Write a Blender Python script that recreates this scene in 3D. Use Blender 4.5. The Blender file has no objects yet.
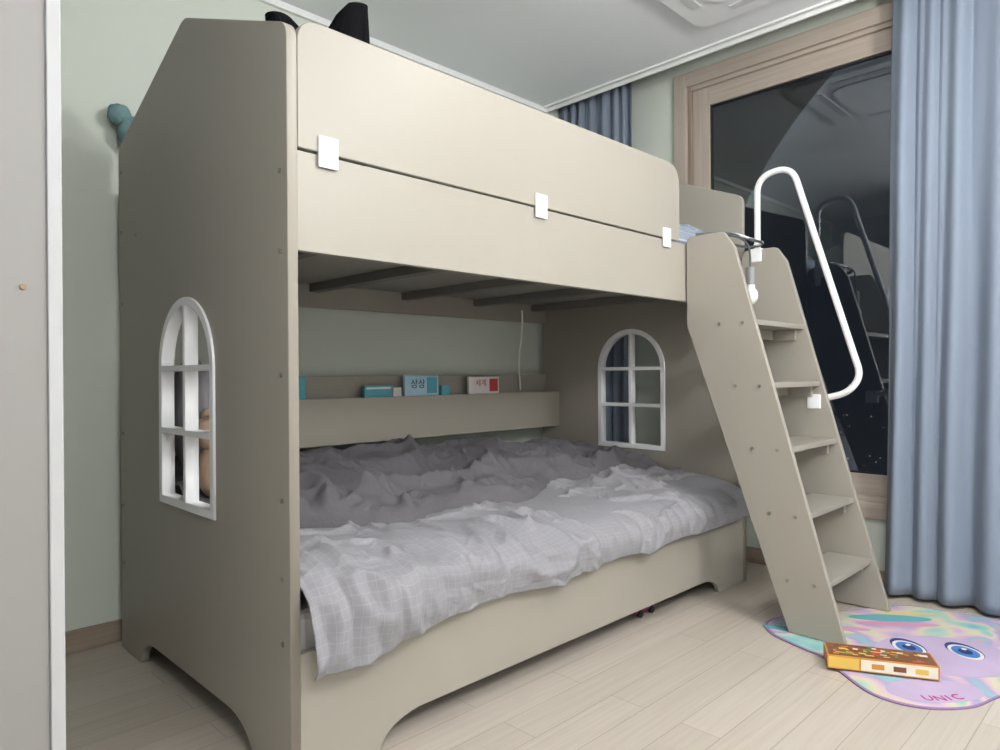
import bpy, bmesh, math, random
import numpy as np
from mathutils import Vector, Matrix
random.seed(3)
sc=bpy.context.scene
sc.view_settings.view_transform='Standard'
sc.view_settings.look='None'
COL=sc.collection

# ------------------------------------------------------------ materials
def newmat(name):
    m=bpy.data.materials.new(name); m.use_nodes=True
    nt=m.node_tree; b=nt.nodes['Principled BSDF']
    return m,nt,b
def N(nt,t,**kw):
    n=nt.nodes.new(t)
    for k,v in kw.items():
        setattr(n,k,v)
    return n
def srgb(r,g,b):
    f=lambda c:(c/255/12.92) if c/255<=.04045 else ((c/255+.055)/1.055)**2.4
    return (f(r),f(g),f(b),1)
def mat(name,col,rough=.5,var=.04,scale=6,bump=0.,bscale=200,spec=.5,metal=0,emit=None,es=0,sheen=0):
    m,nt,b=newmat(name)
    b.inputs['Roughness'].default_value=rough
    b.inputs['Metallic'].default_value=metal
    b.inputs['Specular IOR Level'].default_value=spec
    if sheen: b.inputs['Sheen Weight'].default_value=sheen
    tc=N(nt,'ShaderNodeTexCoord')
    nz=N(nt,'ShaderNodeTexNoise'); nz.inputs['Scale'].default_value=scale; nz.inputs['Detail'].default_value=4
    nt.links.new(tc.outputs['Object'],nz.inputs['Vector'])
    mx=N(nt,'ShaderNodeMix',data_type='RGBA')
    mx.inputs[6].default_value=[c*(1-var) for c in col[:3]]+[1]
    mx.inputs[7].default_value=[min(1,c*(1+var)) for c in col[:3]]+[1]
    nt.links.new(nz.outputs['Fac'],mx.inputs[0]); nt.links.new(mx.outputs[2],b.inputs['Base Color'])
    if bump:
        n2=N(nt,'ShaderNodeTexNoise'); n2.inputs['Scale'].default_value=bscale; n2.inputs['Detail'].default_value=3
        nt.links.new(tc.outputs['Object'],n2.inputs['Vector'])
        bp=N(nt,'ShaderNodeBump'); bp.inputs['Strength'].default_value=bump; bp.inputs['Distance'].default_value=.002
        nt.links.new(n2.outputs['Fac'],bp.inputs['Height']); nt.links.new(bp.outputs['Normal'],b.inputs['Normal'])
    if emit:
        b.inputs['Emission Color'].default_value=emit; b.inputs['Emission Strength'].default_value=es
    return m

M_bed=mat('bed_greige_paint',srgb(155,150,140),.42,.02,3,.08,350,.4)
M_beddark=mat('slat_grey',srgb(116,114,110),.6,.05)
M_deck=mat('deck_board',srgb(150,147,139),.6,.04)
M_white=mat('white_plastic',srgb(240,241,243),.35,.01)
M_whitemetal=mat('white_powder_coat',srgb(238,238,238),.3,.01)
M_screw=mat('screw_metal',srgb(140,136,128),.35,.03,metal=.6)
M_sage=mat('wall_sage_paper',srgb(208,214,204),.8,.02,2,.15,260,.2)
M_wallwhite=mat('wall_plain_paper',srgb(228,229,229),.8,.02,2,.1,260,.2)
M_ceil=mat('ceiling_paper',srgb(242,244,246),.85,.01,2,.08,300,.2)
M_mould=mat('white_moulding',srgb(240,241,240),.5,.01)
M_ward=mat('wardrobe_film',srgb(130,128,126),.55,.02,2,.05,300)
M_wardedge=mat('wardrobe_edge',srgb(166,167,168),.5,.01)
M_matt=mat('mattress_cloth',srgb(205,203,200),.9,.03,20,.2,400)
M_black=mat('black_plush',srgb(16,16,19),.95,.1,40,.8,300,spec=.1)
M_teal=mat('teal_knit',srgb(110,142,144),.95,.12,60,.9,150)
M_beige=mat('beige_plush',srgb(205,175,150),.95,.08,40,.7,300)
M_pink=mat('pink_plastic',srgb(135,45,90),.6,.03)
M_cable=mat('grey_cable',srgb(80,82,84),.5,.03)
M_socket=mat('grey_socket',srgb(130,132,132),.45,.03)
M_bulb=mat('frosted_bulb',srgb(225,225,220),.25,.01)
M_black2=mat('black_rubber',srgb(25,25,27),.6,.03)

def curtain_mat(name,col):
    m,nt,b=newmat(name); b.inputs['Roughness'].default_value=.9; b.inputs['Sheen Weight'].default_value=.08
    tc=N(nt,'ShaderNodeTexCoord'); w=N(nt,'ShaderNodeTexNoise'); w.inputs['Scale'].default_value=1
    mp=N(nt,'ShaderNodeMapping'); mp.inputs['Scale'].default_value=(300,300,1000)
    nt.links.new(tc.outputs['Object'],mp.inputs[0]); nt.links.new(mp.outputs[0],w.inputs['Vector'])
    mx=N(nt,'ShaderNodeMix',data_type='RGBA'); mx.inputs[6].default_value=[c*.9 for c in col[:3]]+[1]; mx.inputs[7].default_value=[c*1.1 for c in col[:3]]+[1]
    nt.links.new(w.outputs['Fac'],mx.inputs[0]); nt.links.new(mx.outputs[2],b.inputs['Base Color'])
    bp=N(nt,'ShaderNodeBump'); bp.inputs['Strength'].default_value=.25; bp.inputs['Distance'].default_value=.001
    nt.links.new(w.outputs['Fac'],bp.inputs['Height']); nt.links.new(bp.outputs['Normal'],b.inputs['Normal'])
    return m
M_curt=curtain_mat('curtain_blue_grey',srgb(124,135,151))

def wood_mat(name,c1,c2,axis='Z',rough=.5):
    m,nt,b=newmat(name); b.inputs['Roughness'].default_value=rough
    tc=N(nt,'ShaderNodeTexCoord'); mp=N(nt,'ShaderNodeMapping')
    s={'X':(1.2,40,40),'Y':(40,1.2,40),'Z':(40,40,1.2)}[axis]
    mp.inputs['Scale'].default_value=s
    nz=N(nt,'ShaderNodeTexNoise'); nz.inputs['Scale'].default_value=1.5; nz.inputs['Detail'].default_value=5; nz.inputs['Distortion'].default_value=.6
    nt.links.new(tc.outputs['Object'],mp.inputs[0]); nt.links.new(mp.outputs[0],nz.inputs['Vector'])
    r=N(nt,'ShaderNodeValToRGB'); r.color_ramp.elements[0].position=.3; r.color_ramp.elements[1].position=.7
    r.color_ramp.elements[0].color=c1; r.color_ramp.elements[1].color=c2
    nt.links.new(nz.outputs['Fac'],r.inputs[0]); nt.links.new(r.outputs[0],b.inputs['Base Color'])
    return m
M_woodY=wood_mat('window_wood_h',srgb(166,154,142),srgb(180,169,157),'Y')
M_woodZ=wood_mat('window_wood_v',srgb(166,154,142),srgb(180,169,157),'Z')
M_woodD=wood_mat('window_wood_dark',srgb(130,117,103),srgb(148,135,120),'Z')
M_base=wood_mat('baseboard_wood',srgb(140,125,110),srgb(158,143,126),'X')

def floor_mat():
    m,nt,b=newmat('floor_laminate'); b.inputs['Roughness'].default_value=.42
    tc=N(nt,'ShaderNodeTexCoord')
    br=N(nt,'ShaderNodeTexBrick'); br.offset=.37; br.inputs['Scale'].default_value=1
    br.inputs['Brick Width'].default_value=.9; br.inputs['Row Height'].default_value=.115
    br.inputs['Mortar Size'].default_value=.0012; br.inputs['Mortar Smooth'].default_value=.2; br.inputs['Bias'].default_value=0
    br.inputs['Color1'].default_value=srgb(191,182,171); br.inputs['Color2'].default_value=srgb(183,174,162); br.inputs['Mortar'].default_value=srgb(151,142,130)
    nt.links.new(tc.outputs['Object'],br.inputs['Vector'])
    mp=N(nt,'ShaderNodeMapping'); mp.inputs['Scale'].default_value=(1.3,38,1)
    nz=N(nt,'ShaderNodeTexNoise'); nz.inputs['Scale'].default_value=2; nz.inputs['Detail'].default_value=6; nz.inputs['Distortion'].default_value=.5
    nt.links.new(tc.outputs['Object'],mp.inputs[0]); nt.links.new(mp.outputs[0],nz.inputs['Vector'])
    r=N(nt,'ShaderNodeValToRGB'); r.color_ramp.elements[0].position=.3; r.color_ramp.elements[1].position=.7
    r.color_ramp.elements[0].color=(.88,.87,.86,1); r.color_ramp.elements[1].color=(1,1,1,1)
    nt.links.new(nz.outputs['Fac'],r.inputs[0])
    mx=N(nt,'ShaderNodeMix',data_type='RGBA',blend_type='MULTIPLY'); mx.inputs[0].default_value=1
    nt.links.new(br.outputs['Color'],mx.inputs[6]); nt.links.new(r.outputs[0],mx.inputs[7]); nt.links.new(mx.outputs[2],b.inputs['Base Color'])
    bp=N(nt,'ShaderNodeBump'); bp.inputs['Strength'].default_value=.3; bp.inputs['Distance'].default_value=.001; bp.invert=True
    nt.links.new(br.outputs['Fac'],bp.inputs['Height']); nt.links.new(bp.outputs['Normal'],b.inputs['Normal'])
    return m
M_floor=floor_mat()

def cloth_mat(name,base,line,grid=True):
    m,nt,b=newmat(name); b.inputs['Roughness'].default_value=.9; b.inputs['Sheen Weight'].default_value=.05
    uv=N(nt,'ShaderNodeUVMap'); uv.uv_map='UVMap'
    br=N(nt,'ShaderNodeTexBrick'); br.offset=0; br.inputs['Scale'].default_value=1
    br.inputs['Brick Width'].default_value=.018; br.inputs['Row Height'].default_value=.018
    br.inputs['Mortar Size'].default_value=.0008; br.inputs['Mortar Smooth'].default_value=.5
    br.inputs['Color1'].default_value=base; br.inputs['Color2'].default_value=base; br.inputs['Mortar'].default_value=line
    nt.links.new(uv.outputs[0],br.inputs['Vector'])
    nt.links.new(br.outputs['Color'],b.inputs['Base Color'])
    nz=N(nt,'ShaderNodeTexNoise'); nz.inputs['Scale'].default_value=26; nz.inputs['Detail'].default_value=2; nz.inputs['Distortion'].default_value=1.0
    nt.links.new(uv.outputs[0],nz.inputs['Vector'])
    bp=N(nt,'ShaderNodeBump'); bp.inputs['Strength'].default_value=.5; bp.inputs['Distance'].default_value=.006
    nt.links.new(nz.outputs['Fac'],bp.inputs['Height']); nt.links.new(bp.outputs['Normal'],b.inputs['Normal'])
    return m
M_comf=cloth_mat('comforter_grey_check',srgb(138,137,142),srgb(151,150,155))
M_comf_back=cloth_mat('comforter_reverse_shaded',srgb(96,94,98),srgb(102,100,104))  # darker grey: shade at the back painted in, plus the reverse side's tone
M_upblank=cloth_mat('upper_blanket_bluegrey',srgb(128,140,156),srgb(190,195,205))

def glass_mat():
    m=bpy.data.materials.new('window_glass'); m.use_nodes=True; nt=m.node_tree
    nt.nodes.remove(nt.nodes['Principled BSDF']); out=nt.nodes['Material Output']
    tr=N(nt,'ShaderNodeBsdfTransparent'); tr.inputs[0].default_value=(.75,.78,.8,1)
    gl=N(nt,'ShaderNodeBsdfGlossy'); gl.inputs['Roughness'].default_value=.01; gl.inputs[0].default_value=(.9,.95,1,1)
    lw=N(nt,'ShaderNodeFresnel'); lw.inputs['IOR'].default_value=2.1
    mx=N(nt,'ShaderNodeMixShader'); nt.links.new(lw.outputs[0],mx.inputs[0]); nt.links.new(tr.outputs[0],mx.inputs[1]); nt.links.new(gl.outputs[0],mx.inputs[2])
    nt.links.new(mx.outputs[0],out.inputs[0]); return m
M_glass=glass_mat()

# ------------------------------------------------------------ mesh helpers
def empty(name,loc=(0,0,0)):
    o=bpy.data.objects.new(name,None); o.empty_display_size=.1; COL.objects.link(o); return o
def addobj(name,me,mat,parent=None,smooth=False):
    o=bpy.data.objects.new(name,me); COL.objects.link(o)
    if mat and not me.materials: me.materials.append(mat)
    if parent: o.parent=parent
    if smooth:
        for p in me.polygons: p.use_smooth=True
    return o
def box(name,x0,x1,y0,y1,z0,z1,mat,parent=None,bev=.003,seg=2):
    bm=bmesh.new(); bmesh.ops.create_cube(bm,size=1)
    for v in bm.verts:
        v.co=Vector((x0+(v.co.x+.5)*(x1-x0),y0+(v.co.y+.5)*(y1-y0),z0+(v.co.z+.5)*(z1-z0)))
    if bev: bmesh.ops.bevel(bm,geom=bm.edges[:],offset=bev,segments=seg,profile=.6,affect='EDGES')
    me=bpy.data.meshes.new(name); bm.to_mesh(me); bm.free()
    return addobj(name,me,mat,parent)
def tube(name,pts,r,mat,parent=None,cyclic=False,res=6,kind='POLY',bres=6):
    cu=bpy.data.curves.new(name,'CURVE'); cu.dimensions='3D'; cu.bevel_depth=r; cu.bevel_resolution=bres; cu.use_fill_caps=True
    s=cu.splines.new(kind); s.points.add(len(pts)-1)
    for p,q in zip(s.points,pts): p.co=(*q,1)
    if kind=='NURBS': s.order_u=4; s.use_endpoint_u=True; s.resolution_u=res
    s.use_cyclic_u=cyclic
    o=bpy.data.objects.new(name+'_c',cu); COL.objects.link(o)
    bpy.context.view_layer.update()
    me=bpy.data.meshes.new_from_object(o.evaluated_get(bpy.context.evaluated_depsgraph_get()))
    bpy.data.objects.remove(o); me.name=name
    return addobj(name,me,mat,parent,True)
def rounded(pts,default=0.):
    out=[];n=len(pts)
    for i,p in enumerate(pts):
        r=p[2] if len(p)>2 else default
        P=Vector(p[:2]);A=Vector(pts[i-1][:2]);B=Vector(pts[(i+1)%n][:2])
        if r<=0: out.append(P[:]);continue
        a=(A-P).normalized();b=(B-P).normalized()
        ang=a.angle(b); t=min(r/math.tan(ang/2),(A-P).length*.49,(B-P).length*.49)
        p1=P+a*t;p2=P+b*t
        for k in range(9):
            s=k/8; q=(1-s)**2*p1+2*s*(1-s)*P+s*s*p2; out.append(q[:])
    return out
def plate(name,outline,holes,plane,w0,w1,mat,parent=None,bev=.0015):
    cu=bpy.data.curves.new(name,'CURVE'); cu.dimensions='2D'; cu.fill_mode='BOTH'
    cu.extrude=(w1-w0)/2-bev; cu.bevel_depth=bev; cu.bevel_resolution=1; cu.offset=-bev
    for L in [outline]+holes:
        s=cu.splines.new('POLY'); s.points.add(len(L)-1)
        for p,q in zip(s.points,L): p.co=(q[0],q[1],0,1)
        s.use_cyclic_u=True
    o=bpy.data.objects.new(name+'_c',cu); COL.objects.link(o); bpy.context.view_layer.update()
    me=bpy.data.meshes.new_from_object(o.evaluated_get(bpy.context.evaluated_depsgraph_get()))
    bpy.data.objects.remove(o); me.name=name; wm=(w0+w1)/2
    for v in me.vertices:
        u,vv,w=v.co
        if plane=='YZ': v.co=(wm+w,u,vv)
        elif plane=='XZ': v.co=(u,wm-w,vv)
        else: v.co=(u,vv,wm+w)
    me.update()
    return addobj(name,me,mat,parent)
def cyl(name,c,r,h,axis,mat,parent=None,seg=20,bev=0):
    bm=bmesh.new(); bmesh.ops.create_cone(bm,cap_ends=True,segments=seg,radius1=r,radius2=r,depth=h)
    if bev: bmesh.ops.bevel(bm,geom=[e for e in bm.edges if len([f for f in e.link_faces if len(f.verts)>4])],offset=bev,segments=2,affect='EDGES')
    R={'X':Matrix.Rotation(math.pi/2,4,'Y'),'Y':Matrix.Rotation(math.pi/2,4,'X'),'Z':Matrix()}[axis]
    bmesh.ops.transform(bm,matrix=Matrix.Translation(c)@R,verts=bm.verts)
    me=bpy.data.meshes.new(name); bm.to_mesh(me); bm.free()
    return addobj(name,me,mat,parent)
def many_cyl(name,cs,r,h,axis,mat,parent=None):
    bm=bmesh.new()
    R={'X':Matrix.Rotation(math.pi/2,4,'Y'),'Y':Matrix.Rotation(math.pi/2,4,'X'),'Z':Matrix()}[axis]
    for c in cs: bmesh.ops.create_cone(bm,cap_ends=True,segments=14,radius1=r,radius2=r,depth=h,matrix=Matrix.Translation(c)@R)
    me=bpy.data.meshes.new(name); bm.to_mesh(me); bm.free()
    return addobj(name,me,mat,parent)

_rng=np.random.RandomState(11)
_perm=_rng.permutation(512); _ga=_rng.rand(512)*2*np.pi
def perlin(x,y,seed=0):
    xi=np.floor(x).astype(int); yi=np.floor(y).astype(int); xf=x-xi; yf=y-yi
    def g(ix,iy,dx,dy):
        h=_perm[(ix+_perm[(iy+seed*57)%512])%512]; a=_ga[h]; return np.cos(a)*dx+np.sin(a)*dy
    u=xf**3*(xf*(xf*6-15)+10); v=yf**3*(yf*(yf*6-15)+10)
    a=g(xi,yi,xf,yf);b=g(xi+1,yi,xf-1,yf);c=g(xi,yi+1,xf,yf-1);d=g(xi+1,yi+1,xf-1,yf-1)
    return (a*(1-u)+b*u)*(1-v)+(c*(1-u)+d*u)*v*1.0
def sfold(x,y,f,seed,w=.16):
    wx=x+.12*perlin(x*2.1,y*2.1,seed+1)*2; wy=y+.12*perlin(x*2.1+9,y*2.1,seed+2)*2
    n=perlin(wx*f,wy*f,seed)
    mask=np.clip(.55+1.2*perlin(x*f*.45+3,y*f*.45,seed+4),0,1)
    return np.exp(-(n/w)**2)*mask
def fabric(x,y,seed=0,k=1.):
    h=.050*perlin(x*2.0,y*2.0,seed+9)
    h+=.034*sfold(x*.8+y*.45,y*1.1-x*.3,2.6,seed,.12)
    h+=.024*sfold(x*.55-y*.8,y*.6+x*.8,5.0,seed+3,.12)
    h+=.012*sfold(x*1.1+y*.6,y*.8-x*.3,9.5,seed+5,.15)
    h+=.004*sfold(x-y*.3,y*1.2,17,seed+7,.18)
    return h*k
def gridmesh(name,P,UV,mat,parent=None,thick=0):
    n,m,_=P.shape
    idx=np.arange(n*m).reshape(n,m)
    F=np.stack([idx[:-1,:-1],idx[1:,:-1],idx[1:,1:],idx[:-1,1:]],-1).reshape(-1,4)
    me=bpy.data.meshes.new(name); me.from_pydata(P.reshape(-1,3).tolist(),[],F.tolist())
    ul=me.uv_layers.new(name='UVMap'); uv=UV.reshape(-1,2)[F.reshape(-1)]
    ul.data.foreach_set('uv',uv.astype(np.float32).reshape(-1))
    me.polygons.foreach_set('use_smooth',[True]*len(F)); me.update()
    o=addobj(name,me,mat,parent)
    if thick:
        s=o.modifiers.new('sol','SOLIDIFY'); s.thickness=thick; s.offset=-1
    return o
def blob(name,c,r,mat,parent=None,sub=3,amp=.0,f=6,seed=0,rot=None):
    bm=bmesh.new(); bmesh.ops.create_icosphere(bm,subdivisions=sub,radius=1)
    co=np.array([v.co[:] for v in bm.verts])
    d=1+amp*perlin(co[:,0]*f*.3+co[:,2]*f*.2+5,co[:,1]*f*.3+co[:,2]*f*.15+3,seed)*2
    for v,k in zip(bm.verts,d):
        v.co=Vector((v.co.x*r[0]*k,v.co.y*r[1]*k,v.co.z*r[2]*k))
        if rot: v.co=rot@v.co
        v.co+=Vector(c)
    me=bpy.data.meshes.new(name); bm.to_mesh(me); bm.free()
    return addobj(name,me,mat,parent,True)

# ------------------------------------------------------------ dimensions
L=2.253; D=1.218; T=.026
YW=1.288; XC=2.361; XW=2.561; ZC=2.533; ZR=2.72
XL=-1.75; YF=-3.2
# ------------------------------------------------------------ room
box('floor',XL-.1,XW+.1,YF-.1,YW+.1,-.08,0,M_floor,bev=0)
box('wall_back',XL-.1,XW+.1,YW,YW+.1,0,ZR,M_sage,bev=0)
box('wall_left',XL-.1,XL,YF,YW,0,ZR,M_wallwhite,bev=0)
box('wall_front',XL-.1,XW+.1,YF-.1,YF,0,ZR,M_wallwhite,bev=0)
wy1,wy0=.539,-1.75; wz0,wz1=.30,2.545
box('wall_window_side_a',XW,XW+.14,wy1,YW+.1,0,ZR,M_sage,bev=0)
box('wall_window_side_b',XW,XW+.14,YF-.1,wy0,0,ZR,M_sage,bev=0)
box('wall_window_below',XW,XW+.14,wy0,wy1,0,wz0,M_sage,bev=0)
box('wall_window_above',XW,XW+.14,wy0,wy1,wz1,ZR,M_sage,bev=0)
box('ceiling',XL-.1,XC,YF-.1,YW+.1,ZC,ZC+.06,M_ceil,bev=0)
box('ceiling_curtain_recess',XC,XW+.14,YF-.1,YW+.1,ZR,ZR+.05,M_ceil,bev=0)
box('trim_1',XC-.012,XC,YF,YW,ZC-.022,ZR,M_mould,bev=.003)
box('trim_2',XC-.05,XC-.035,YF,YW,ZC-.010,ZC,M_mould,bev=.003)
box('trim_3',XL,XC-.012,YW-.018,YW,ZC-.03,ZC,M_mould,bev=.004)
box('baseboard_back',XL,XW,YW-.014,YW,0,.075,M_base,bev=.003)
box('baseboard_window',XW-.014,XW,YF,YW-.014,0,.075,M_base,bev=.003)
box('baseboard_left',XL,XL+.014,YF,YW-.014,0,.075,M_base,bev=.003)

# window frame
W=empty('window_1')
def framering(nm,y0,y1,z0,z1,t,x0,x1,mh,mv):
    box(nm+'_left',x0,x1,y1-t,y1,z0,z1,mv,W,.003); box(nm+'_right',x0,x1,y0,y0+t,z0,z1,mv,W,.003)
    box(nm+'_top',x0,x1,y0+t,y1-t,z1-t,z1,mh,W,.003); box(nm+'_bottom',x0,x1,y0+t,y1-t,z0,z0+t,mh,W,.003)
framering('casing',wy0,wy1,wz0,wz1,.075,XW-.02,XW+.03,M_woodY,M_woodZ)
framering('frame',wy0+.075,wy1-.075,wz0+.075,wz1-.075,.02,XW+.0,XW+.06,M_woodY,M_woodD)
framering('sash',wy0+.095,wy1-.095,wz0+.095,wz1-.095,.095,XW+.02,XW+.07,M_woodY,M_woodZ)
framering('gasket',wy0+.19,wy1-.19,wz0+.19,wz1-.19,.008,XW+.03,XW+.05,M_black2,M_black2)
box('glass',XW+.040,XW+.043,wy0+.19,wy1-.19,wz0+.19,wz1-.19,M_glass,W,0)
bm=bmesh.new()
for i in range(320):
    y=random.uniform(-5,50); z=-random.random()**1.0*20-.3; x=75+random.uniform(0,10); s=random.uniform(.05,.12)
    bmesh.ops.create_cube(bm,size=s,matrix=Matrix.Translation((x,y,z)))
me=bpy.data.meshes.new('city_lights'); bm.to_mesh(me); bm.free()
M_city=mat('city_light',(1,.8,.55,1),.5,emit=(1,.75,.45,1),es=.9)
addobj('city_lights_outside',me,M_city)

# curtains
def curtain(name,y0,y1,z0,z1,x,nf,amp,seed,flare=0):
    ny=int((y1-y0)*260); nz=60
    s=np.linspace(0,1,ny)[:,None]; t=np.linspace(0,1,nz)[None,:]
    y=y0+(y1-y0)*s+flare*(1-t)*s
    ph=s*nf*2*np.pi+1.3*np.sin(s*nf*1.7+seed)+.5*perlin(s*9+seed+0*t,t*1.6+0*s,3)*2
    A=amp*(.55+.55*(1-t))*(1+.5*np.sin(s*nf*2.3+seed*2))
    X=x+A*np.sin(ph)+.25*amp*np.sin(2*ph+1+2*t)+.25*amp*perlin(s*14+0*t,t*4+0*s,5)
    Y=y+.3*amp*np.cos(ph)*(1-t*.4)+0*t
    Z=z0+(z1-z0)*t+0*s
    P=np.stack([X,Y,Z],-1); UV=np.stack([s*(y1-y0)*1.5+0*t,Z],-1)
    return gridmesh(name,P,UV,M_curt,None,.003)
curtain('curtain',-1.45,-.560,.018,2.68,XW-.10,8,.028,1.0,.055)
curtain('curtain.001',.735,1.27,.018,2.68,XW-.10,7,.026,4.0)
tube('curtain_rail',[(XW-.10,YF+.1,2.70),(XW-.10,YW-.01,2.70)],.008,M_whitemetal)

# wardrobe at left
wd=empty('wardrobe')
wx=-.508
box('side_panel',-1.45,wx-.018,-.30,.28,0.0,2.5,M_ward,wd,.002)
box('edge_strip',wx-.018,wx,-.305,.28,0.0,2.5,M_wardedge,wd,.002)
many_cyl('peg_hole',[(-.555,-.302,1.075)],.004,.004,'Y',mat('peg_brown',srgb(130,110,85),.6),wd)

# cassette on ceiling
ac=empty('ceiling_air_conditioner')
M_acl=mat('air_conditioner_plastic',srgb(240,241,243),.4,.01)
o=rounded([(1.30,-.72,.08),(2.12,-.72,.08),(2.12,.14,.08),(1.30,.14,.08)])
plate('panel',o,[],'XY',ZC-.022,ZC,M_acl,ac,.004)
o2=rounded([(1.44,-.58,.12),(1.97,-.58,.12),(1.97,-.01,.12),(1.44,-.01,.12)])
plate('grille',o2,[],'XY',ZC-.030,ZC-.020,M_ceil,ac,.003)
M_vent=mat('vent_grey',srgb(212,214,216),.5,.01)
for i,(a,b,c,d) in enumerate([(1.48,1.93,.03,.07),(1.48,1.93,-.66,-.62),(2.01,2.05,-.54,-.05),(1.36,1.40,-.54,-.05)]):
    box('vent_%d'%(i+1),a,b,c,d,ZC-.025,ZC-.020,M_vent,ac,.002)

# unseen globe lamps, added to even out light on bed and ceiling
def globe(nm,cx,cy,z,r,E):
    e=empty(nm)
    m=mat(nm.replace('.','_')+'_glow',(1,1,1,1),.4,.0,emit=(1,.992,.98,1),es=E)
    bm=bmesh.new(); bmesh.ops.create_uvsphere(bm,u_segments=32,v_segments=16,radius=r)
    for v in bm.verts: v.co=Vector((v.co.x+cx,v.co.y+cy,v.co.z*.9+z))
    me=bpy.data.meshes.new('diffuser'); bm.to_mesh(me); bm.free(); addobj('diffuser',me,m,e,True)
    cyl('canopy',(cx,cy,ZC-.012),.06,.024,'Z',M_mould,e,32,.004)
    cyl('stem',(cx,cy,(ZC+z+r*.85)/2),.006,ZC-z-r*.85,'Z',M_mould,e,16)
globe('added_fill_lamp',1.05,-2.0,2.05,.14,122)
globe('added_fill_lamp.001',-.75,-2.3,2.05,.14,82)
globe('added_fill_lamp.002',1.05,-.95,2.28,.10,58)

# ------------------------------------------------------------ bunk bed
B=empty('bunk_bed')
def arch(w,zb,zm,c=D/2,n=24):
    pts=[(c-w,zb),(c+w,zb)]
    for i in range(n+1):
        a=math.pi*i/n; pts.append((c+w*math.cos(a),zm+w*math.sin(a)))
    return pts
def endpanel(nm,x0,x1):
    bot=[(0,0),(.20,0)]
    c1=[(.34-.14*math.cos(a),.085*math.sin(a)) for a in [i*math.pi/20 for i in range(1,11)]]
    c2=[(D-.34+.14*math.cos(a),.085*math.sin(a)) for a in [i*math.pi/20 for i in range(10,0,-1)]]
    out=bot+c1+c2+[(D-.20,0),(D,0)]
    out+=rounded([(D,.5),(D,1.75,.05),(D/2,1.985,.08),(0,1.75,.05),(0,.5)])[1:-1]
    plate(nm,out,[arch(.195,.572,.972)],'YZ',x0,x1,M_bed,B,.002)
endpanel('end_panel_near',0,T); endpanel('end_panel_far',L-T,L)
def winframe(nm,x0,x1):
    c=D/2; w=.205; zb=.562; zm=.972; t=.024
    outer=arch(w,zb,zm); 
    holes=[]
    gap=.0085
    zs=[(zb+t,.785-gap),(.785+gap,zm-gap)]
    for a,b in zs:
        holes.append([(c-w+t,a),(c-gap,a),(c-gap,b),(c-w+t,b)]); holes.append([(c+gap,a),(c+w-t,a),(c+w-t,b),(c+gap,b)])
    R=w-t
    for s in (-1,1):
        pts=[(c+s*gap,zm+gap)]
        a0=math.asin(gap/R); a1=math.acos(gap/R)
        for i in range(13):
            a=a0+(a1-a0)*i/12; pts.append((c+s*R*math.cos(a),zm+R*math.sin(a)))
        holes.append(pts if s>0 else pts[::-1])
    plate(nm,outer,holes,'YZ',x0,x1,M_white,B,.0015)
winframe('window_insert_near',-.007,T+.006); winframe('window_insert_far',L-T-.007,L+.006)
sc_pts=[(-.001,.035,z) for z in (1.42,1.235,.95,.66,.48,.33)]+[(-.001,D-.03,z) for z in (1.66,1.45,1.2,.75,.5,.3)]
sc_pts+=[(-.001,D-.18,1.42)]
many_cyl('end_screws',sc_pts,.006,.004,'X',M_screw,B)
zr=.306;zc=.07
def railshape():
    out=[(T,0),(.25,0)]
    out+=[(.39-.14*math.cos(a),zc*math.sin(a)) for a in [i*math.pi/20 for i in range(1,11)]]
    out+=[(L-.39+.14*math.cos(a),zc*math.sin(a)) for a in [i*math.pi/20 for i in range(10,0,-1)]]
    out+=[(L-.25,0),(L-T,0),(L-T,zr),(T,zr)]
    return out
plate('lower_front_rail',railshape(),[],'XZ',.006,.028,M_bed,B)
box('lower_back_rail',T,L-T,D-.03,D-.008,.09,zr,M_bed,B)
box('lower_deck',T,L-T,.028,D-.03,.17,.19,M_deck,B)
box('lower_centre_beam',T,L-T,D/2-.03,D/2+.03,.10,.17,M_deck,B)
box('upper_front_rail',T,L-T,.006,.028,1.237,1.468,M_bed,B,.002)
gp=rounded([(T+.002,1.474,.0),(1.69,1.474,.012),(1.69,1.775,.085),(T+.002,1.775,.06)])
gpl=plate('upper_guard_panel',gp,[],'XZ',.002,.024,M_bed,B,.002)
box('upper_back_rail',T,L-T,D-.03,D-.008,1.237,1.62,M_bed,B,.002)
box('upper_deck',T,L-T,.028,D-.03,1.335,1.350,M_deck,B,.001)
for i,x in enumerate([.24,.72,1.20,1.66,2.1]):
    box('upper_slat_beam_%d'%(i+1),x,x+.045,.03,D-.032,1.300,1.334,M_beddark,B,.002)
box('upper_ledge_front',T,L-T,.028,.05,1.28,1.335,M_deck,B,.001)
for i,x in enumerate([.105,.86,1.59]):
    box('joining_plate_%d'%(i+1),x-.026,x+.026,-.005,.002,1.438,1.512,M_white,B,.002)
box('shelf_front_lip',T,L-T,D-.128,D-.112,.655,.85,M_bed,B,.002)
box('shelf_bottom',T,L-T,D-.112,D-.03,.655,.672,M_bed,B,.001)
box('shelf_back',T,L-T,D-.03,D-.010,.655,.945,M_bed,B,.002)

box('lower_mattress',.035,L-.035,.045,D-.05,.192,.395,M_matt,None,.04,5)
box('upper_mattress',.035,L-.035,.045,D-.05,1.352,1.475,M_matt,None,.03,5)

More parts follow.
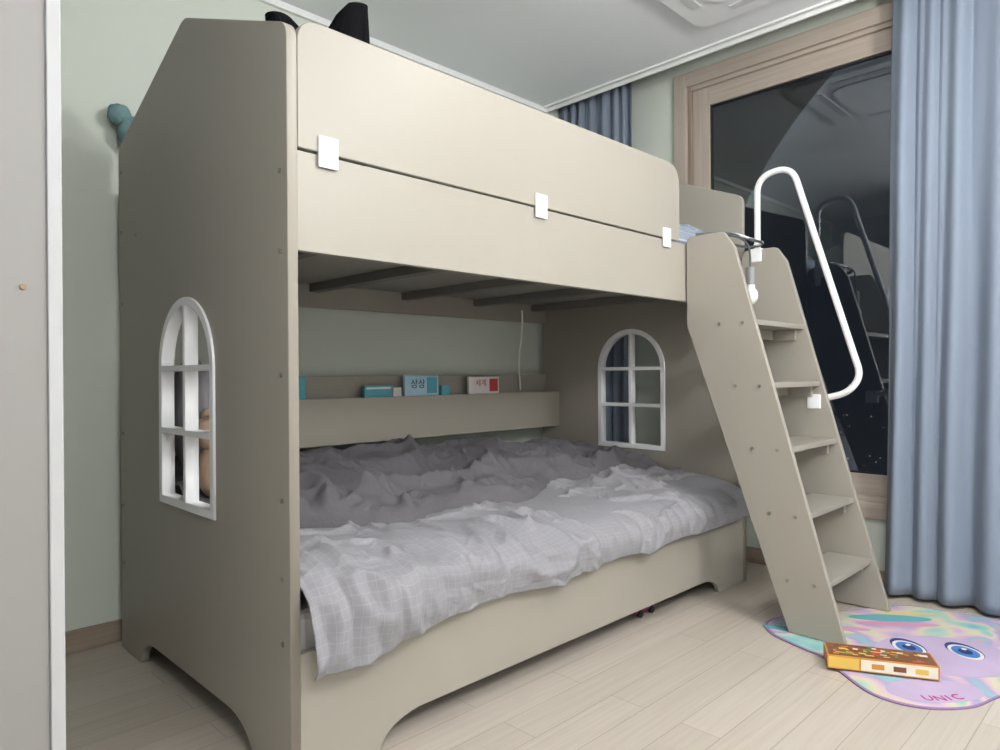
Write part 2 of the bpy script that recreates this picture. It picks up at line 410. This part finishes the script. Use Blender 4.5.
# ------------------------------------------------------------ comforter
def frontline(X):
    return .45+.10*perlin(X*2.2,0*X+.3,14)*2+.06*np.sin(X*4+.5)-.08*np.clip((X-1.5)/.7,0,1)-.10*np.exp(-((X-.55)/.3)**2)
def comforter():
    nu,nv=620,340
    u=np.linspace(0,1,nu)[:,None]; v=np.linspace(0,1,nv)[None,:]
    x0=.030
    X=x0+(L-x0-.036)*u+0*v
    cy=np.array([-.022,-.036,-.030,.03,.14,.30,.50,.68,.80])
    cz=np.array([.300,.345,.395,.445,.468,.476,.480,.478,.455])
    d=np.concatenate([[0],np.cumsum(np.hypot(np.diff(cy),np.diff(cz)))]); d/=d[-1]
    tt=np.linspace(0,1,nv)
    Yb=np.interp(tt,d,cy); Zb=np.interp(tt,d,cz)
    k=np.ones(21)/21
    def sm(a): 
        p=np.pad(a,(10,10),mode='reflect',reflect_type='odd'); return np.convolve(p,k,'valid')
    Yb=sm(sm(Yb)); Zb=sm(sm(Zb))
    ty=np.gradient(Yb); tz=np.gradient(Zb); l=np.hypot(ty,tz); ny=-tz/l; nz=ty/l
    tot=1.05
    S=v*tot+0*u
    h=fabric(X,S,2,1.0)-.014
    hem=np.exp(-(np.maximum(X-.10,0)/.17)**2)*.030+ .012*perlin(X*5,0*X+.5,4)
    fall=np.clip(1-v/.22,0,1)
    edge=np.minimum(1,np.minimum((X-x0)/.03,(L-.036-X)/.03))
    hh=h*(.5+.5*np.clip(v/.2,0,1)); 
    out=np.maximum(hh,-.006)
    Y=Yb[None,:]+ny[None,:]*out - fall*(.010+.018*np.exp(-((X-.2)/.25)**2))
    Z=Zb[None,:]+nz[None,:]*out - hem*fall
    g=.018*np.sin(X*34+4*np.sin(X*4)+6*v)*np.exp(-((v-.09)/.10)**2)*(.5+.5*np.exp(-((X-.4)/.6)**2))
    Y=Y-np.abs(g)
    Z=Z+.045*np.exp(-((X-.1)/.25)**2)*np.clip(v/.25,0,1)*np.clip(1-(v-.5)/.3,0,1)
    under=np.clip((Y-frontline(X)-.025)/.05,0,1)
    Z=np.where(under>0,Z*(1-under)+np.minimum(Z,.405)*under,Z)
    Y=np.where((v<.12),np.minimum(Y,-.010),Y)
    P=np.stack([X,Y,Z],-1); UV=np.stack([X,S],-1)
    P[...,0]+=.012*perlin(X*7,S*7,8)*np.clip(edge,0,1)
    UV[...,0]+=.05*perlin(X*3,S*3,6)+.12*S; UV[...,1]+=.05*perlin(X*3+4,S*3,6)
    return gridmesh('comforter',P,UV,M_comf,None,0)
def comforter_back():  # rumpled rear part of the comforter, shading included in its colour
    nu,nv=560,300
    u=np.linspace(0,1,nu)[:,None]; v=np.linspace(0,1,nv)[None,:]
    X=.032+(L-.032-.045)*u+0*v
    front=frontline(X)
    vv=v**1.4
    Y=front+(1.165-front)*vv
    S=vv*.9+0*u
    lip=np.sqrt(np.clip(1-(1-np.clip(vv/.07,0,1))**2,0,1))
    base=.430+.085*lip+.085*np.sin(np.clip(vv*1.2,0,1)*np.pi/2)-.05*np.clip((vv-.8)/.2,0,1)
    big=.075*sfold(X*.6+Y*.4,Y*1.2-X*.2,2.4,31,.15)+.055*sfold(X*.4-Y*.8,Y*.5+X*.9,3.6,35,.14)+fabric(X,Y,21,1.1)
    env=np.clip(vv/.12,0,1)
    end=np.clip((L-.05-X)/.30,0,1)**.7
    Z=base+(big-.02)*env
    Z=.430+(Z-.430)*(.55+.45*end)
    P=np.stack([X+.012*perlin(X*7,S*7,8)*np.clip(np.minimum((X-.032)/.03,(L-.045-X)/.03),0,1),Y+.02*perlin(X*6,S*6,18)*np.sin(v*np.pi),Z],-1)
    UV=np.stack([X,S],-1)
    return gridmesh('shaded_reverse_rumple',P,UV,M_comf_back,None,0)
c1=comforter(); c2=comforter_back()
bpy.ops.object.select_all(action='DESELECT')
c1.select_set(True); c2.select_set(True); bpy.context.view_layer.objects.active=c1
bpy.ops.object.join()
c1.name='comforter'
s_=c1.modifiers.new('sol','SOLIDIFY'); s_.thickness=.004; s_.offset=-1
def upbl():
    nu,nv=160,120
    u=np.linspace(0,1,nu)[:,None]; v=np.linspace(0,1,nv)[None,:]
    X=1.35+.82*u+0*v; Y=.05+.7*v+0*u
    e=np.minimum(np.minimum(u,1-u),np.minimum(v,1-v)); e=np.clip(e/.12,0,1)**.5
    Z=1.478+e*(.125+fabric(X,Y,40,1.0))
    gridmesh('folded_blanket',np.stack([X,Y,Z],-1),np.stack([X,Y],-1),M_upblank,None,.004)
upbl()

# ------------------------------------------------------------ ladder
LD=empty('bunk_ladder')
xl0,xl1=1.735,1.757; xr0,xr1=2.215,2.237
z0=.008
def stringer(nm,x0,x1):
    out=rounded([(-.002,1.495,.03),(-.002,1.14,.05),(-.405,z0,.004),(-.60,z0,.004),(-.205,1.43,.03),(-.16,1.495,.025)])
    plate(nm,out,[],'YZ',x0,x1,M_bed,LD,.002)
stringer('stringer_left',xl0,xl1); stringer('stringer_right',xr0,xr1)
bolts=[]
for i,z in enumerate([.205,.44,.675,.91,1.15]):
    yf=-.60+.274*z+.008; yb=yf+.165
    box('step_%d'%(i+1),xl1,xr0,yf,yb,z-.02,z,M_bed,LD,.002)
    box('step_cleat_%d'%(i+1),xr0-.02,xr0,yf+.03,yb-.02,z-.065,z-.02,M_bed,LD,.002)
    box('step_brace_%d'%(i+1),xl1,xr0,yb-.04,yb-.022,z-.06,z-.02,M_bed,LD,.002)
    bolts+=[(xl0-.001,yf+.04,z-.012),(xl0-.001,yb-.03,z-.012)]
many_cyl('bolts',bolts,.0065,.004,'X',M_screw,LD)
hx=xr1+.014
def sm_path(pts,r=.07,n=8):
    out=[Vector(pts[0])]
    for i in range(1,len(pts)-1):
        P=Vector(pts[i]);a=(Vector(pts[i-1])-P);b=(Vector(pts[i+1])-P)
        t=min(r,a.length*.48,b.length*.48);p1=P+a.normalized()*t;p2=P+b.normalized()*t
        for k in range(n+1):
            s=k/n; out.append((1-s)**2*p1+2*s*(1-s)*P+s*s*p2)
    out.append(Vector(pts[-1])); return [tuple(p) for p in out]
hp=sm_path([(hx,-.06,1.40),(hx,-.06,1.825),(hx,-.215,1.845),(hx,-.490,.93),(hx,-.44,.862),(hx,-.315,.83)],.085,10)
tube('handrail',hp,.0135,M_whitemetal,LD)
box('handrail_bracket_low',xr0-.004,hx+.012,-.345,-.29,.795,.855,M_white,LD,.004)
box('handrail_bracket_top',xr0-.004,hx+.012,-.095,-.045,1.44,1.50,M_white,LD,.004)
HL=empty('hanging_bulb_lamp')
lx,ly=1.98,-.155
tube('cord',[(1.80,-.05,1.50),(1.88,-.10,1.515),(1.96,-.15,1.50),(lx,ly,1.46),(lx,ly,1.37)],.004,M_cable,HL,kind='NURBS',res=8)
tube('cord_wrap',[(1.76,-.03,1.505),(1.85,-.13,1.515),(2.0,-.09,1.52),(2.15,-.12,1.515),(2.24,-.10,1.52),(2.25,-.02,1.51),(2.1,-.04,1.505),(1.9,-.02,1.50)],.006,M_cable,HL,kind='NURBS',res=8)
tube('cord_wrap_light',[(1.80,-.05,1.512),(1.90,-.10,1.525),(2.02,-.12,1.518),(2.12,-.09,1.525),(2.22,-.13,1.515),(2.24,-.05,1.52)],.005,M_white,HL,kind='NURBS',res=8)
cyl('socket',(lx,ly,1.345),.020,.075,'Z',M_socket,HL,24,.003)
cyl('socket_collar',(lx,ly,1.302),.017,.02,'Z',M_white,HL,24,.002)
blob('bulb',(lx,ly,1.264),(.030,.030,.038),M_bulb,HL,3)

# ------------------------------------------------------------ small things
def txt(name,s,size,M,mat,parent,ext=.0004):
    cu=bpy.data.curves.new(name,'FONT'); cu.body=s; cu.size=size; cu.extrude=ext; cu.align_x='CENTER'; cu.align_y='CENTER'
    o=bpy.data.objects.new(name+'_c',cu); COL.objects.link(o); bpy.context.view_layer.update()
    me=bpy.data.meshes.new_from_object(o.evaluated_get(bpy.context.evaluated_depsgraph_get())); bpy.data.objects.remove(o)
    me.transform(M); return addobj(name,me,mat,parent)
BK=empty('picture_books')
M_b1=mat('book_teal',srgb(90,170,185),.5); M_b2=mat('book_pale_blue',srgb(175,210,225),.5); M_b3=mat('book_white',srgb(228,222,220),.5); M_b4=mat('book_orange',srgb(225,150,90),.5)
M_ink=mat('ink_dark',srgb(50,60,80),.6); M_red=mat('ink_red',srgb(195,70,70),.6)
yb=D-.095
for i,(a,b,h,m) in enumerate([(.60,.665,.945,M_b1),(.95,1.10,.90,M_b1),(1.17,1.37,.945,M_b2),(1.57,1.78,.935,M_b3),(.50,.58,.935,M_b2),(1.105,1.15,.89,M_b3),(1.39,1.44,.895,M_b1)]):
    box('book_%d'%(i+1),a,b,yb,yb+.018,.674,h,m,BK,.001)
R=Matrix.Rotation(math.pi/2,4,'X')
txt('book_title_3','상상',.048,Matrix.Translation((1.245,yb-.001,.903))@R,M_ink,BK)
box('book_3_picture',1.30,1.36,yb-.001,yb,.86,.935,M_b1,BK,0)
txt('book_title_4','세계',.040,Matrix.Translation((1.65,yb-.001,.902))@R,M_red,BK)
box('book_4_picture',1.71,1.77,yb-.001,yb,.86,.925,M_red,BK,0)
box('book_2_band',.96,1.09,yb-.001,yb,.885,.893,M_b3,BK,0)
tube('white_power_cord',[(2.02,D-.036,1.30),(2.03,D-.036,1.2),(2.00,D-.034,1.08),(1.99,D-.036,.98),(2.0,D-.04,.86)],.005,M_white,None,kind='NURBS',res=8)

bp=empty('black_plush_cat')
blob('body',(.24,.22,1.63),(.13,.12,.15),M_black,bp,3,.06,6,2)
blob('head',(.21,.20,1.76),(.115,.10,.085),M_black,bp,3,.05,6,4)
def cone_ear(nm,c,w,h,lean,tip,mat,parent):
    bm=bmesh.new(); bmesh.ops.create_cone(bm,cap_ends=True,segments=24,radius1=w,radius2=w*tip,depth=h)
    bmesh.ops.subdivide_edges(bm,edges=bm.edges[:],cuts=3)
    for v in bm.verts:
        t=(v.co.z/h+.5); v.co.x+=lean*t*t*h; v.co.y-=lean*t*t*h*.6; v.co.y*=.8; v.co*=1+.05*math.sin(v.co.z*60+v.co.x*40)
        v.co+=Vector(c)
    me=bpy.data.meshes.new(nm); bm.to_mesh(me); bm.free(); addobj(nm,me,mat,parent,True)
cone_ear('ear_1',(.165,.245,1.835),.080,.125,-.35,.45,M_black,bp)
cone_ear('ear_2',(.235,.135,1.850),.080,.16,.20,.35,M_black,bp)
tk=empty('teal_knit_toy')
blob('body',(.05,D+.012,1.82),(.050,.045,.06),M_teal,tk,3,.15,8,3)
blob('flap',(.01,D+.020,1.875),(.040,.035,.040),M_teal,tk,3,.15,8,5)
pw=blob('grey_pillow',(.12,.875,.83),(.065,.11,.18),M_comf,None,4,.08,5,2)
pl=empty('beige_plush_toy')
blob('body',(.12,.69,.655),(.06,.062,.085),M_beige,pl,3,.05)
blob('head',(.11,.69,.775),(.055,.058,.055),M_beige,pl,3,.05)
blob('ear_1',(.11,.645,.825),(.018,.02,.022),M_beige,pl,2); blob('ear_2',(.11,.735,.825),(.018,.02,.022),M_beige,pl,2)
pk=empty('pink_toy_car')
box('body',1.48,1.61,.075,.14,.014,.045,M_pink,pk,.012,3)
box('cabin',1.51,1.58,.08,.135,.04,.062,M_pink,pk,.010,3)
many_cyl('wheels',[(1.505,.075,.014),(1.585,.075,.014),(1.505,.14,.014),(1.585,.14,.014)],.014,.012,'Y',M_black2,pk)

# play rug
def matmat():
    m,nt,b=newmat('pastel_rug'); b.inputs['Roughness'].default_value=.95
    tc=N(nt,'ShaderNodeTexCoord'); nz=N(nt,'ShaderNodeTexNoise'); nz.inputs['Scale'].default_value=3.6; nz.inputs['Detail'].default_value=1; nz.inputs['Distortion'].default_value=1.4
    nt.links.new(tc.outputs['Object'],nz.inputs['Vector'])
    r=N(nt,'ShaderNodeValToRGB'); cr=r.color_ramp
    cols=[(.28,srgb(105,162,172)),(.40,srgb(145,186,178)),(.46,srgb(198,192,162)),(.51,srgb(198,170,184)),(.58,srgb(160,152,186)),(.64,srgb(135,175,182)),(.72,srgb(192,148,174))]
    cr.elements[0].position=cols[0][0]; cr.elements[0].color=cols[0][1]; cr.elements[1].position=cols[-1][0]; cr.elements[1].color=cols[-1][1]
    for p,c in cols[1:-1]:
        e=cr.elements.new(p); e.color=c
    nt.links.new(nz.outputs['Fac'],r.inputs[0]); nt.links.new(r.outputs[0],b.inputs['Base Color'])
    return m
RG=empty('pastel_play_rug')
ctrl=[(1.69,-.36),(1.64,-.47),(1.60,-.58),(1.52,-.66),(1.43,-.78),(1.44,-.90),(1.54,-1.0),(1.70,-1.06),(1.80,-1.2),(2.0,-1.32),(2.25,-1.28),(2.42,-1.12),(2.43,-.95),(2.40,-.78),(2.36,-.62),(2.22,-.52),(2.05,-.42),(1.90,-.32),(1.78,-.30)]
def closed_spline(c,n=8):
    out=[];m=len(c)
    for i in range(m):
        p0,p1,p2,p3=[Vector(c[(i+k-1)%m]) for k in range(4)]
        for k in range(n):
            t=k/n; q=.5*((2*p1)+(p2-p0)*t+(2*p0-5*p1+4*p2-p3)*t*t+(3*p1-p0-3*p2+p3)*t**3); out.append(tuple(q))
    return out
rim=closed_spline(ctrl)
plate('rug_border',rim,[],'XY',0.0005,.005,mat('rug_purple_edge',srgb(140,112,152),.95,.05,30),RG,.001)
cen=Vector((1.93,-.82))
inner=[tuple(cen+(Vector(p)-cen)*.98) for p in rim]
plate('rug_face',inner,[],'XY',0.0048,.0062,matmat(),RG,.0003)
def ell(nm,c,a,b,ang,z,mt):
    p=[(c[0]+a*math.cos(t)*math.cos(ang)-b*math.sin(t)*math.sin(ang),c[1]+a*math.cos(t)*math.sin(ang)+b*math.sin(t)*math.cos(ang)) for t in [i*2*math.pi/32 for i in range(32)]]
    plate(nm,p,[],'XY',z,z+.0006,mt,RG,.0001)
M_e1=mat('rug_white',srgb(210,206,210),.95);M_e2=mat('rug_blue',srgb(60,115,178),.95);M_e3=mat('rug_navy',srgb(40,50,100),.95);M_e4=mat('rug_pinkletter',srgb(175,55,125),.95)
M_e5=mat('rug_lilac',srgb(176,160,188),.95,.15,5); M_e6=mat('rug_teal',srgb(90,158,166),.95,.1,8); M_e7=mat('rug_pink',srgb(196,140,166),.95,.1,8); M_e8=mat('rug_yellow',srgb(202,190,140),.95,.1,8)
ell('face_patch',(1.90,-.86),.22,.17,-.8,.0062,M_e5)
ell('lower_patch',(1.58,-.90),.14,.075,-.75,.0060,M_e5)
for i,(c,a,b,g,mm) in enumerate([((1.78,-.42),.12,.030,-1.2,M_e6),((1.84,-.47),.12,.022,-1.1,M_e8),((1.90,-.50),.13,.022,-1.0,M_e7),((2.15,-.62),.15,.035,-.9,M_e6),((2.10,-.66),.15,.022,-.9,M_e7),((2.24,-.64),.12,.022,-.9,M_e8)]):
    ell('mane_%d'%(i+1),c,a,b,g,.0066,mm)
for i,c in enumerate([(1.88,-.755),(1.97,-.90)]):
    ell('eye_lash_%d'%(i+1),(c[0]+.012,c[1]+.006),.074,.049,.75,.0068,M_e3)
    ell('eye_white_%d'%(i+1),c,.064,.046,.75,.0073,M_e1); ell('iris_%d'%(i+1),c,.050,.037,.75,.0081,M_e2); ell('pupil_%d'%(i+1),c,.024,.020,.75,.0089,M_e3)
    ell('glint_%d'%(i+1),(c[0]+.018,c[1]+.008),.009,.008,0,.0097,M_e1)
ell('cheek',(1.72,-.86),.035,.025,0,.0070,M_e7)
s='UNICORN'
pathp=[(1.510,-.900),(1.532,-.925),(1.552,-.942),(1.577,-.958),(1.79,-1.09),(1.835,-1.14),(1.89,-1.19)]
angs=[-.85,-.80,-.72,-.62,-.8,-.8,-.7]
for i,ch in enumerate(s):
    p=pathp[i]
    txt('letter_%d'%(i+1),ch,.044,Matrix.Translation((p[0],p[1],.0075))@Matrix.Rotation(angs[i],4,'Z'),M_e4,RG)

TB=empty('toy_box')
M_or=mat('carton_orange',srgb(195,132,55),.45,.1,15); M_br=mat('carton_brown',srgb(120,78,50),.45,.35,28); M_cr=mat('carton_cream',srgb(222,215,196),.45); M_ye=mat('carton_yellow',srgb(215,180,85),.45,.08); M_gr=mat('carton_green',srgb(90,140,80),.45)
ang=math.radians(-63.6); Mx=Matrix.Translation((1.632,-.735,.0110))@Matrix.Rotation(ang,4,'Z')
def bx(nm,x0,x1,y0,y1,z0,z1,mt,bev=.001):
    o=box(nm,x0,x1,y0,y1,z0,z1,mt,TB,bev); o.data.transform(Mx)
bx('carton',-.155,.155,-.055,.055,0,.042,M_or)
bx('top_art',-.15,.15,-.05,.05,.0422,.0428,M_br,0)
bx('front_label',-.06,.15,-.0556,-.0551,.004,.038,M_cr,0)
bx('front_band',-.152,-.065,-.0556,-.0551,.004,.038,M_ye,0)
for i in range(44):
    a=random.uniform(-.14,.12); w=random.uniform(.008,.026); y=random.uniform(-.045,.035)
    bx('art_patch_%d'%(i+1),a,a+w,y,y+random.uniform(.005,.014),.0430+i*.00002,.0434+i*.00002,[M_ye,M_cr,M_or,M_red,M_ye,M_gr][i%6],0)
for i in range(3):
    bx('label_mark_%d'%(i+1),-.03+i*.06,-.03+i*.06+.035,-.0560,-.0555,.012,.028,[M_or,M_br,M_ye][i%3],0)

# ------------------------------------------------------------ world + camera
w=bpy.data.worlds.new('night'); sc.world=w; w.use_nodes=True
w.node_tree.nodes['Background'].inputs[0].default_value=(.012,.016,.024,1); w.node_tree.nodes['Background'].inputs[1].default_value=1
cam=bpy.data.cameras.new('camera'); co=bpy.data.objects.new('camera',cam); COL.objects.link(co)
cam.sensor_width=36; cam.lens=690*36/1000; cam.clip_start=.02; cam.clip_end=300
yaw,pit,rol=math.radians(45.235),math.radians(-.106),math.radians(.37)
F=Vector((math.cos(yaw)*math.cos(pit),math.sin(yaw)*math.cos(pit),math.sin(pit)))
Rr=Vector((math.sin(yaw),-math.cos(yaw),0)); U=Rr.cross(F)
R2=Rr*math.cos(rol)-U*math.sin(rol); U2=Rr*math.sin(rol)+U*math.cos(rol)
Mc=Matrix((( R2.x,U2.x,-F.x,0),(R2.y,U2.y,-F.y,0),(R2.z,U2.z,-F.z,0),(0,0,0,1)))
co.matrix_world=Matrix.Translation((-.760,-1.446,.950))@Mc
sc.camera=co
